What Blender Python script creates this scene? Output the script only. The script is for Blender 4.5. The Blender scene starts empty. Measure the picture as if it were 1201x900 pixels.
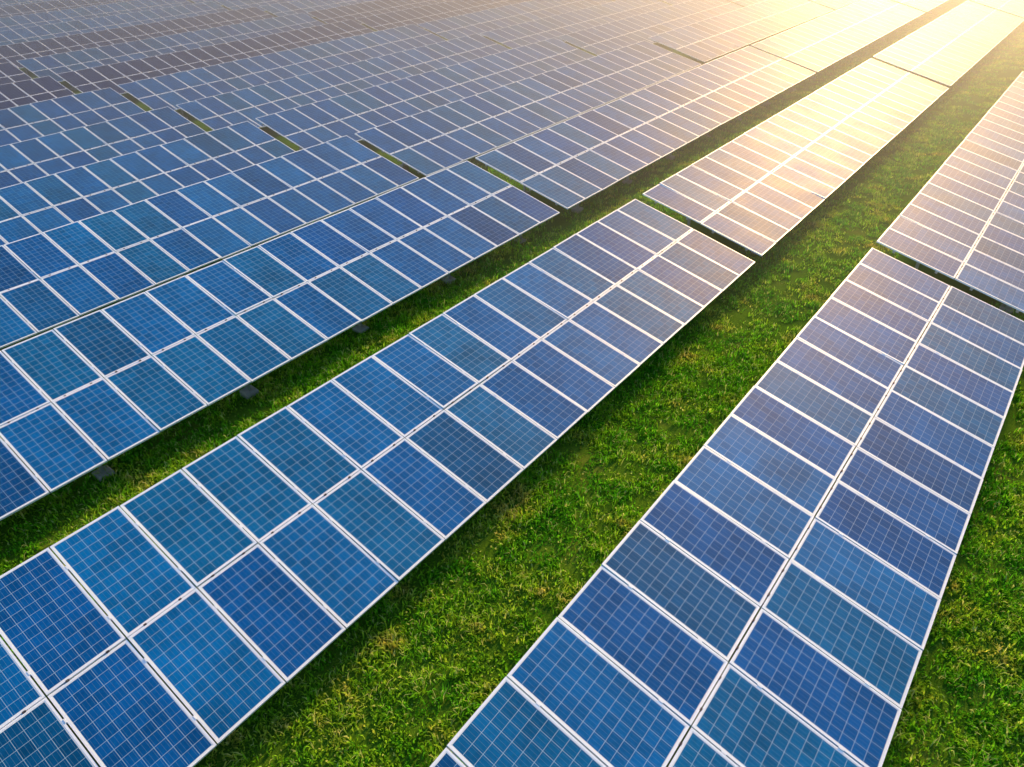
import bpy, math, random
import numpy as np
from mathutils import Vector
random.seed(7); rng=np.random.default_rng(11)
sc=bpy.context.scene
sc.view_settings.view_transform='Standard'; sc.view_settings.look='None'; sc.view_settings.exposure=0
SUN_AZ=math.radians(-6.0); SUN_EL=math.radians(22.0)

# ---------------------------------------------------------------- helpers
def newmat(name):
    m=bpy.data.materials.new(name); m.use_nodes=True; nt=m.node_tree; nt.nodes.clear()
    return m,nt
class G:
    def __init__(s,nt): s.nt=nt
    def n(s,t,**k):
        nd=s.nt.nodes.new(t)
        for a,b in k.items(): setattr(nd,a,b)
        return nd
    def put(s,sock,v):
        if isinstance(v,bpy.types.NodeSocket): s.nt.links.new(v,sock)
        else: sock.default_value=v
    def m(s,op,a,b=0.0,c=0.0):
        nd=s.n('ShaderNodeMath',operation=op); s.put(nd.inputs[0],a); s.put(nd.inputs[1],b)
        if op in('MULTIPLY_ADD','COMPARE','SMOOTH_MIN'): s.put(nd.inputs[2],c)
        return nd.outputs[0]
    def mix(s,f,a,b):
        nd=s.n('ShaderNodeMix',data_type='RGBA'); s.put(nd.inputs[0],f); s.put(nd.inputs[6],a); s.put(nd.inputs[7],b); return nd.outputs[2]
    def noise(s,vec,scale,detail=3,rough=.55):
        nd=s.n('ShaderNodeTexNoise'); s.put(nd.inputs['Vector'],vec); nd.inputs['Scale'].default_value=scale
        nd.inputs['Detail'].default_value=detail; nd.inputs['Roughness'].default_value=rough; return nd.outputs[0]
    def ramp(s,f,stops):
        nd=s.n('ShaderNodeValToRGB'); s.put(nd.inputs[0],f); cr=nd.color_ramp
        while len(cr.elements)<len(stops): cr.elements.new(.5)
        for e,(p,c) in zip(cr.elements,stops): e.position=p; e.color=c
        return nd.outputs[0]

# ---------------------------------------------------------------- terrain profile
PX=[-2000,-200,-100,-60,-50,-43.5,-37.1,-30.7,-24.3,-17.9,-11.5,-5.3,1.0,7.5,20,60,2000]
PZ=[-3.0,-3.0,-2.9,-2.5,-2.3,-2.13,-1.85,-1.69,-1.24,-.62,-.12,0,.23,.35,.4,.4,.4]
def prof(x): return np.interp(x,PX,PZ)
CLEAR=0.68
def ground(x,y):
    s=0
    for d in (-2.5,-1.2,0,1.2,2.5): s=s+prof(np.asarray(x)+d)
    return s/5-CLEAR+0.03*np.sin(np.asarray(x)*1.3+np.asarray(y)*.37)+0.025*np.sin(np.asarray(y)*.9-np.asarray(x)*.5)

# ---------------------------------------------------------------- materials
def mat_glass():
    m,nt=newmat('solar_cell_glass'); g=G(nt)
    uv=g.n('ShaderNodeUVMap'); uv.uv_map='UVMap'
    sep=g.n('ShaderNodeSeparateXYZ'); nt.links.new(uv.outputs[0],sep.inputs[0]); u,v=sep.outputs[0],sep.outputs[1]
    at=g.n('ShaderNodeAttribute',attribute_name='prand'); pr=at.outputs['Fac']
    oi=g.n('ShaderNodeObjectInfo')
    wn=g.n('ShaderNodeTexWhiteNoise',noise_dimensions='2D'); cb=g.n('ShaderNodeCombineXYZ')
    g.put(cb.inputs[0],g.m('MULTIPLY',pr,517.3)); g.put(cb.inputs[1],g.m('MULTIPLY',oi.outputs['Random'],331.7))
    nt.links.new(cb.outputs[0],wn.inputs[0]); R=wn.outputs[0]
    sepc=g.n('ShaderNodeSeparateColor'); nt.links.new(wn.outputs[1],sepc.inputs[0])
    R2=sepc.outputs[1]; R3=sepc.outputs[2]
    us=g.m('MULTIPLY',u,6.0); vs=g.m('MULTIPLY',v,12.0)
    def edge(x,n,w):
        f=g.m('FRACT',x); d=g.m('MINIMUM',f,g.m('SUBTRACT',1.0,f)); return g.m('LESS_THAN',d,w)
    eu=edge(us,6,.018); ev=edge(vs,12,.018)
    lines=g.m('MAXIMUM',eu,ev)
    bus=edge(g.m('ADD',g.m('MULTIPLY',us,3.0),0.5),1,.035)
    inu=g.m('MULTIPLY',g.m('GREATER_THAN',u,0.0),g.m('LESS_THAN',u,1.0))
    inv=g.m('MULTIPLY',g.m('GREATER_THAN',v,0.0),g.m('LESS_THAN',v,1.0))
    ins=g.m('MULTIPLY',inu,inv)
    cw=g.n('ShaderNodeTexWhiteNoise',noise_dimensions='3D'); cc=g.n('ShaderNodeCombineXYZ')
    g.put(cc.inputs[0],g.m('FLOOR',us)); g.put(cc.inputs[1],g.m('FLOOR',vs)); g.put(cc.inputs[2],g.m('MULTIPLY',R,97.0))
    nt.links.new(cc.outputs[0],cw.inputs[0])
    tc=g.n('ShaderNodeTexCoord')
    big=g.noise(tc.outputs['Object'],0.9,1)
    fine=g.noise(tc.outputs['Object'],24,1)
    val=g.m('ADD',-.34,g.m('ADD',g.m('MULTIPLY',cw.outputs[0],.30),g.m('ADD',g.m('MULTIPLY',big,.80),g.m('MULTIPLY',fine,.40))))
    base=g.mix(R,(.001,.078,.275,1),(.001,.120,.340,1))
    base=g.mix(g.m('MULTIPLY',g.m('GREATER_THAN',R2,.76),.6),base,(.001,.110,.250,1))
    base=g.mix(g.m('MULTIPLY',g.m('GREATER_THAN',R3,.88),.5),base,(.001,.048,.16,1))
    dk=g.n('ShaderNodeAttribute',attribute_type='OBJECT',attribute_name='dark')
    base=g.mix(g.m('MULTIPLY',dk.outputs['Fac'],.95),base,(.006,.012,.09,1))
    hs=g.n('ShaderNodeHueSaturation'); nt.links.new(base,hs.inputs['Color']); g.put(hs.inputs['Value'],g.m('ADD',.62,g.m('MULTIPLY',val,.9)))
    col=hs.outputs[0]
    col=g.mix(g.m('MULTIPLY',bus,.22),col,(.22,.42,.56,1))
    col=g.mix(g.m('MULTIPLY',lines,.58),col,(.40,.60,.72,1))
    col=g.mix(ins,(.60,.70,.75,1),col)
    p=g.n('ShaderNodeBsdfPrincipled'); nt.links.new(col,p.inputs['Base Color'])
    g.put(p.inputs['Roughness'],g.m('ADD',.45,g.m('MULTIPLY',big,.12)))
    p.inputs['IOR'].default_value=1.16
    out=g.n('ShaderNodeOutputMaterial'); nt.links.new(p.outputs[0],out.inputs[0])
    return m
def mat_simple(name,c,rough,metal=0,var=.15,scale=6):
    m,nt=newmat(name); g=G(nt); tc=g.n('ShaderNodeTexCoord'); nz=g.noise(tc.outputs['Object'],scale,2)
    col=g.mix(nz,tuple(x*(1-var) for x in c)+(1,),tuple(min(1,x*(1+var)) for x in c)+(1,))
    p=g.n('ShaderNodeBsdfPrincipled'); nt.links.new(col,p.inputs['Base Color']); p.inputs['Roughness'].default_value=rough; p.inputs['Metallic'].default_value=metal
    out=g.n('ShaderNodeOutputMaterial'); nt.links.new(p.outputs[0],out.inputs[0]); return m
M_glass=mat_glass()
M_frame=mat_simple('anodised_aluminium',(.70,.80,.87),.45,.1,.06)
M_steel=mat_simple('galvanised_steel',(.42,.44,.45),.5,.6)
M_conc=mat_simple('concrete',(.34,.34,.30),.9,0,.3)
M_back=mat_simple('panel_backsheet',(.55,.56,.57),.7)
M_clamp=mat_simple('black_clamp',(.03,.03,.035),.5)

# ---------------------------------------------------------------- table mesh
L=1.915; PW=0.992; P=1.01; CG=0.02; TILT=math.radians(12.1); NP=22; TL=NP*P
ct,st=math.cos(TILT),math.sin(TILT)
def table_mesh(seed):
    rr=random.Random(seed)
    V=[];F=[];MI=[];UV=[];PR=[]
    def w(s,y,h,dn=(0,0)):
        return (-s*ct+h*st, y, s*st+h*ct)
    def quad(pts,mi,uv=None,pr=0.0):
        b=len(V); V.extend(pts); F.append((b,b+1,b+2,b+3)); MI.append(mi)
        UV.append(uv or [(0,0)]*4); PR.append(pr)
    def box(s0,s1,y0,y1,h0,h1,mi,f=w):
        c=[f(s,y,h) for s in(s0,s1) for y in(y0,y1) for h in(h0,h1)]
        for q in((0,4,6,2),(1,3,7,5),(0,1,5,4),(2,6,7,3),(0,2,3,1),(4,5,7,6)):
            quad([c[i] for i in q],mi)
    fw=.026; th=.04
    for j in range(2):
        for i in range(NP):
            s0=j*(L+CG)+rr.uniform(-.004,.004); s1=s0+L; y0=i*P-TL+(P-PW)/2; y1=y0+PW
            a=[rr.gauss(0,.005) for _ in range(2)]
            def wf(s,y,h,s0=s0,y0=y0,a=a):
                return w(s,y,h+a[0]*(s-s0-L/2)+a[1]*(y-y0-PW/2))
            pr=rr.random()
            box(s0,s0+fw,y0,y1,-th,0,1,wf); box(s1-fw,s1,y0,y1,-th,0,1,wf)
            box(s0+fw,s1-fw,y0,y0+fw,-th,0,1,wf); box(s0+fw,s1-fw,y1-fw,y1,-th,0,1,wf)
            gs0,gs1,gy0,gy1=s0+fw,s1-fw,y0+fw,y1-fw
            mb=.012
            def uvp(s,y): return ((y-gy0-mb)/(gy1-gy0-2*mb),(s-gs0-mb)/(gs1-gs0-2*mb))
            pts=[(gs0,gy0),(gs0,gy1),(gs1,gy1),(gs1,gy0)]
            quad([wf(s,y,-.003) for s,y in pts],0,[uvp(s,y) for s,y in pts],pr)
            quad([wf(s,y,-.012) for s,y in pts[::-1]],4)
    tot=2*L+CG
    for s in(.45,1.5,L+CG+.4,L+CG+1.45): box(s-.03,s+.03,-TL+.02,-.02,-th-.068,-th-.008,2)
    for i in range(NP+1):
        y=i*P-TL
        for s in(.45,1.5,L+CG+.4,L+CG+1.45):
            if 0<i<NP: box(s-.03,s+.03,y-.008,y+.008,-.04,.006,1)
    for i in range(NP):
        for yy in(.25,.75):
            y=(i+yy)*P-TL; box(L-.004,L+CG+.004,y-.02,y+.02,-.03,.008,5)
    ypost=[-1.15-3.25*k for k in range(7)]
    for y in ypost:
        box(.25,tot-.25,y-.035,y+.035,-th-.17,-th-.070,2)
        for s in(.66,2.95):
            ztop=s*st-.19; zb=-CLEAR-.3
            def wb(sx,yy,z): return(-sx,yy,z)
            sx=s*ct
            box(sx-.04,sx+.04,y-.03,y+.03,zb,ztop,2,wb)
            r=.16; zt=-CLEAR+.03+rr.uniform(-.03,.03); a0=rr.uniform(-.15,.15)
            ring=[]
            for rad,zz in((r,zb),(r,zt-.03),(r-.03,zt)):
                b=len(V)
                for k in range(4):
                    an=math.pi/4+k*math.pi/2+a0; V.append((-sx+rad*1.3*math.cos(an),y+rad*1.3*math.sin(an),zz))
                ring.append(b)
            for b0,b1 in((ring[0],ring[1]),(ring[1],ring[2])):
                for k in range(4):
                    k2=(k+1)%4; F.append((b0+k,b0+k2,b1+k2,b1+k)); MI.append(3); UV.append([(0,0)]*4); PR.append(0)
            F.append(tuple(ring[2]+k for k in range(4))); MI.append(3); UV.append([(0,0)]*4); PR.append(0)
    me=bpy.data.meshes.new('solar_table'); me.from_pydata(V,[],F)
    for m in(M_glass,M_frame,M_steel,M_conc,M_back,M_clamp): me.materials.append(m)
    me.polygons.foreach_set('material_index',MI)
    ul=me.uv_layers.new(name='UVMap'); flat=[c for f in UV for p in f for c in p]; ul.data.foreach_set('uv',flat)
    at=me.attributes.new('prand','FLOAT','FACE'); at.data.foreach_set('value',PR)
    me.update(); return me
meshes=[table_mesh(s) for s in(1,2,3,4,5)]
rows=[(13.9,17.0),(7.4,17.3),(0.99,17.54),(-5.34,17.18),(-11.46,16.85),(-17.87,17.17)]
x=-24.3
while x>-150: rows.append((x,17.2+random.uniform(-.35,.35))); x-=6.4
for ri,(rx,gy) in enumerate(rows):
    z=float(prof(rx))
    for k in range(-1,7):
        ye=gy+k*22.6
        if k<0 and rx<-20: continue
        o=bpy.data.objects.new('solar_panel_table',random.choice(meshes)); sc.collection.objects.link(o)
        o.location=(rx+random.uniform(-.02,.02)*(k!=0),ye,z+random.uniform(-.02,.02)*(k!=0))
        o.rotation_euler=(random.gauss(0,.0008),random.gauss(0,.003)*(rx<-15),0)
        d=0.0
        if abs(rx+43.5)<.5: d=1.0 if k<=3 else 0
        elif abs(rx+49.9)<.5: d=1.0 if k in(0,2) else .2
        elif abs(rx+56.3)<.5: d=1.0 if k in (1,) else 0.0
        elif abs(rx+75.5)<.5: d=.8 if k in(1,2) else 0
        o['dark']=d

# ---------------------------------------------------------------- ground
def axis(lo,hi,fine_lo,fine_hi,step):
    a=list(np.arange(fine_lo,fine_hi+1e-6,step)); s=step
    while a[-1]<hi: s*=1.35; a.append(a[-1]+s)
    s=step
    while a[0]>lo: s*=1.35; a.insert(0,a[0]-s)
    return np.array(a)
xs=axis(-2500,2500,-150,20,.8); ys=axis(-2500,2500,-12,120,1.2)
XX,YY=np.meshgrid(xs,ys,indexing='ij'); ZZ=ground(XX,YY)
nx,ny=XX.shape
vs=np.stack([XX,YY,ZZ],-1).reshape(-1,3)
idx=np.arange(nx*ny).reshape(nx,ny)
fs=np.stack([idx[:-1,:-1],idx[1:,:-1],idx[1:,1:],idx[:-1,1:]],-1).reshape(-1,4)
me=bpy.data.meshes.new('ground'); me.from_pydata(vs.tolist(),[],fs.tolist()); me.polygons.foreach_set('use_smooth',[True]*len(fs))
go=bpy.data.objects.new('ground',me); sc.collection.objects.link(go)
m,nt=newmat('grassy_soil'); g=G(nt); geo=g.n('ShaderNodeNewGeometry'); pos=geo.outputs['Position']
n1=g.noise(pos,.8,2); n2=g.noise(pos,9,3,.7); n3=g.noise(pos,45,1,.7)
c=g.ramp(n1,[(.35,(.05,.14,.008,1)),(.6,(.09,.19,.014,1)),(.75,(.15,.19,.03,1))])
c=g.mix(g.m('MULTIPLY',n2,.6),c,(.02,.06,.006,1))
c=g.mix(g.m('MULTIPLY',g.m('GREATER_THAN',n3,.56),.5),c,(.14,.28,.02,1))
p=g.n('ShaderNodeBsdfDiffuse'); nt.links.new(c,p.inputs[0])
out=g.n('ShaderNodeOutputMaterial'); nt.links.new(p.outputs[0],out.inputs[0]); me.materials.append(m)

# ---------------------------------------------------------------- grass (one object, instanced clumps)
mg,nt=newmat('grass_blades'); g=G(nt); geo=g.n('ShaderNodeNewGeometry'); pos=geo.outputs['Position']
at=g.n('ShaderNodeAttribute',attribute_name='lrand')
n1=g.noise(pos,1.2,4,.65)
c=g.ramp(n1,[(.32,(.05,.29,.010,1)),(.45,(.12,.42,.014,1)),(.56,(.26,.50,.025,1)),(.68,(.50,.50,.09,1))])
c=g.mix(g.m('MULTIPLY',g.m('GREATER_THAN',at.outputs['Fac'],.92),.6),c,(.45,.42,.18,1))
hs=g.n('ShaderNodeHueSaturation'); nt.links.new(c,hs.inputs['Color']); g.put(hs.inputs['Value'],g.m('ADD',.5,g.m('MULTIPLY',at.outputs['Fac'],1.1)))
d=g.n('ShaderNodeBsdfDiffuse'); t=g.n('ShaderNodeBsdfTranslucent'); nt.links.new(hs.outputs[0],d.inputs[0]); nt.links.new(hs.outputs[0],t.inputs[0])
mx=g.n('ShaderNodeMixShader'); mx.inputs[0].default_value=.5; nt.links.new(d.outputs[0],mx.inputs[1]); nt.links.new(t.outputs[0],mx.inputs[2])
out=g.n('ShaderNodeOutputMaterial'); nt.links.new(mx.outputs[0],out.inputs[0])
def clump(seed,nl,R,lmin,lmax,wid):
    r=np.random.default_rng(seed); V=[];F=[];A=[]
    for i in range(nl):
        a=r.uniform(0,2*math.pi); rad=R*math.sqrt(r.uniform()); bx,by=rad*math.cos(a),rad*math.sin(a)
        d=r.uniform(0,2*math.pi); ln=r.uniform(lmin,lmax); lean=r.uniform(.3,1.2); wd=wid*r.uniform(.6,1.4)
        dx,dy=math.cos(d),math.sin(d); px,py=-dy*wd/2,dx*wd/2; b=len(V)
        h=ln*math.cos(lean*.6); o1=ln*.5*math.sin(lean*.6)
        z1=h*.6; o2=ln*math.sin(lean); z2=ln*math.cos(lean)*.9+.01
        V+= [(bx-px*.6,by-py*.6,-.02),(bx+px*.6,by+py*.6,-.02),(bx+dx*o1+px,by+dy*o1+py,z1),(bx+dx*o1-px,by+dy*o1-py,z1),(bx+dx*o2,by+dy*o2,z2)]
        F+=[(b,b+1,b+2,b+3),(b+3,b+2,b+4)]; q=r.uniform(); A+=[q,q]
    me=bpy.data.meshes.new('grass_clump'); me.from_pydata(V,[],F); at=me.attributes.new('lrand','FLOAT','FACE'); at.data.foreach_set('value',A); me.materials.append(mg); return me
col=bpy.data.collections.new('grass_clumps')
for s,a in enumerate([(45,.22,.05,.12,.018),(40,.24,.04,.10,.024),(32,.20,.08,.18,.014),(45,.24,.03,.06,.028)]):
    col.objects.link(bpy.data.objects.new('grass_clump',clump(s,*a)))
pts=[]
def scatter(x0,x1,y0,y1,dens):
    n=int((x1-x0)*(y1-y0)*dens); X=rng.uniform(x0,x1,n); Y=rng.uniform(y0,y1,n); pts.append(np.stack([X,Y,ground(X,Y)],-1))
for a,b in ((-18.9,-15.2),(-12.5,-8.9),(-6.3,-2.7),(0.1,3.8),(6.5,10.3)):
    scatter(a,b,-3,14,26 if a>-15 else 8); scatter(a,b,14,34,15 if a>-15 else 6); scatter(a,b,34,70,8); scatter(a,b,70,110,5)
pv=np.concatenate(pts)
me=bpy.data.meshes.new('grass'); me.from_pydata(pv.tolist(),[],[])
grass=bpy.data.objects.new('grass',me); sc.collection.objects.link(grass)
ng=bpy.data.node_groups.new('grass_scatter','GeometryNodeTree')
ng.interface.new_socket('Geometry',in_out='INPUT',socket_type='NodeSocketGeometry'); ng.interface.new_socket('Geometry',in_out='OUTPUT',socket_type='NodeSocketGeometry')
N=ng.nodes; gi=N.new('NodeGroupInput'); gout=N.new('NodeGroupOutput'); ip=N.new('GeometryNodeInstanceOnPoints'); ci=N.new('GeometryNodeCollectionInfo')
ci.inputs['Collection'].default_value=col; ci.inputs['Separate Children'].default_value=True; ci.inputs['Reset Children'].default_value=True
ip.inputs['Pick Instance'].default_value=True
rv=N.new('FunctionNodeRandomValue'); rv.data_type='FLOAT_VECTOR'; rv.inputs[0].default_value=(0,0,0); rv.inputs[1].default_value=(0.15,0.15,6.283)
rs=N.new('FunctionNodeRandomValue'); rs.data_type='FLOAT'; rs.inputs[2].default_value=.6; rs.inputs[3].default_value=1.35
ng.links.new(gi.outputs[0],ip.inputs['Points']); ng.links.new(ci.outputs[0],ip.inputs['Instance']); ng.links.new(rv.outputs[0],ip.inputs['Rotation']); ng.links.new(rs.outputs[1],ip.inputs['Scale']); ng.links.new(ip.outputs[0],gout.inputs[0])
md=grass.modifiers.new('scatter','NODES'); md.node_group=ng

# ---------------------------------------------------------------- haze (scatter volume added over the far field for sun glow and paler distance)
me=bpy.data.meshes.new('haze'); z0,z1=-8,9.5
me.from_pydata([(x,y,z) for x in(-400,400) for y in(14,500) for z in(z0,z1)],[],[(0,1,3,2),(4,6,7,5),(0,4,5,1),(2,3,7,6),(0,2,6,4),(1,5,7,3)])
hz=bpy.data.objects.new('haze',me); sc.collection.objects.link(hz); hz.rotation_euler=(0,0,math.radians(20))
m,nt=newmat('haze_air'); g=G(nt); v=g.n('ShaderNodeVolumeScatter'); v.inputs['Density'].default_value=.017; v.inputs['Anisotropy'].default_value=.80; v.inputs['Color'].default_value=(.90,.98,1,1)
out=g.n('ShaderNodeOutputMaterial'); nt.links.new(v.outputs[0],out.inputs['Volume']); me.materials.append(m)

# ---------------------------------------------------------------- light
w=bpy.data.worlds.new('World'); sc.world=w; w.use_nodes=True; nt=w.node_tree; nt.nodes.clear()
sky=nt.nodes.new('ShaderNodeTexSky'); sky.sky_type='NISHITA'; sky.sun_disc=False; sky.sun_elevation=SUN_EL; sky.sun_rotation=SUN_AZ; sky.air_density=1.0; sky.dust_density=.2; sky.ozone_density=2.5
bg=nt.nodes.new('ShaderNodeBackground'); bg.inputs[1].default_value=.27; wo=nt.nodes.new('ShaderNodeOutputWorld')
nt.links.new(sky.outputs[0],bg.inputs[0]); nt.links.new(bg.outputs[0],wo.inputs[0])
sl=bpy.data.lights.new('sun','SUN'); sl.energy=9.0; sl.angle=math.radians(9); sl.color=(1,.60,.22)
so=bpy.data.objects.new('sun',sl); sc.collection.objects.link(so)
sd=Vector((math.sin(SUN_AZ)*math.cos(SUN_EL),math.cos(SUN_AZ)*math.cos(SUN_EL),math.sin(SUN_EL)))
so.rotation_euler=sd.to_track_quat('Z','Y').to_euler(); so.location=(0,0,40)

# ---------------------------------------------------------------- camera
cam=bpy.data.cameras.new('camera'); co=bpy.data.objects.new('camera',cam); sc.collection.objects.link(co); sc.camera=co
cam.sensor_width=36; cam.lens=817.1/1201*36; cam.clip_end=6000
co.location=(0,0,8.517); co.rotation_euler=(math.pi/2-.643,0,.670)
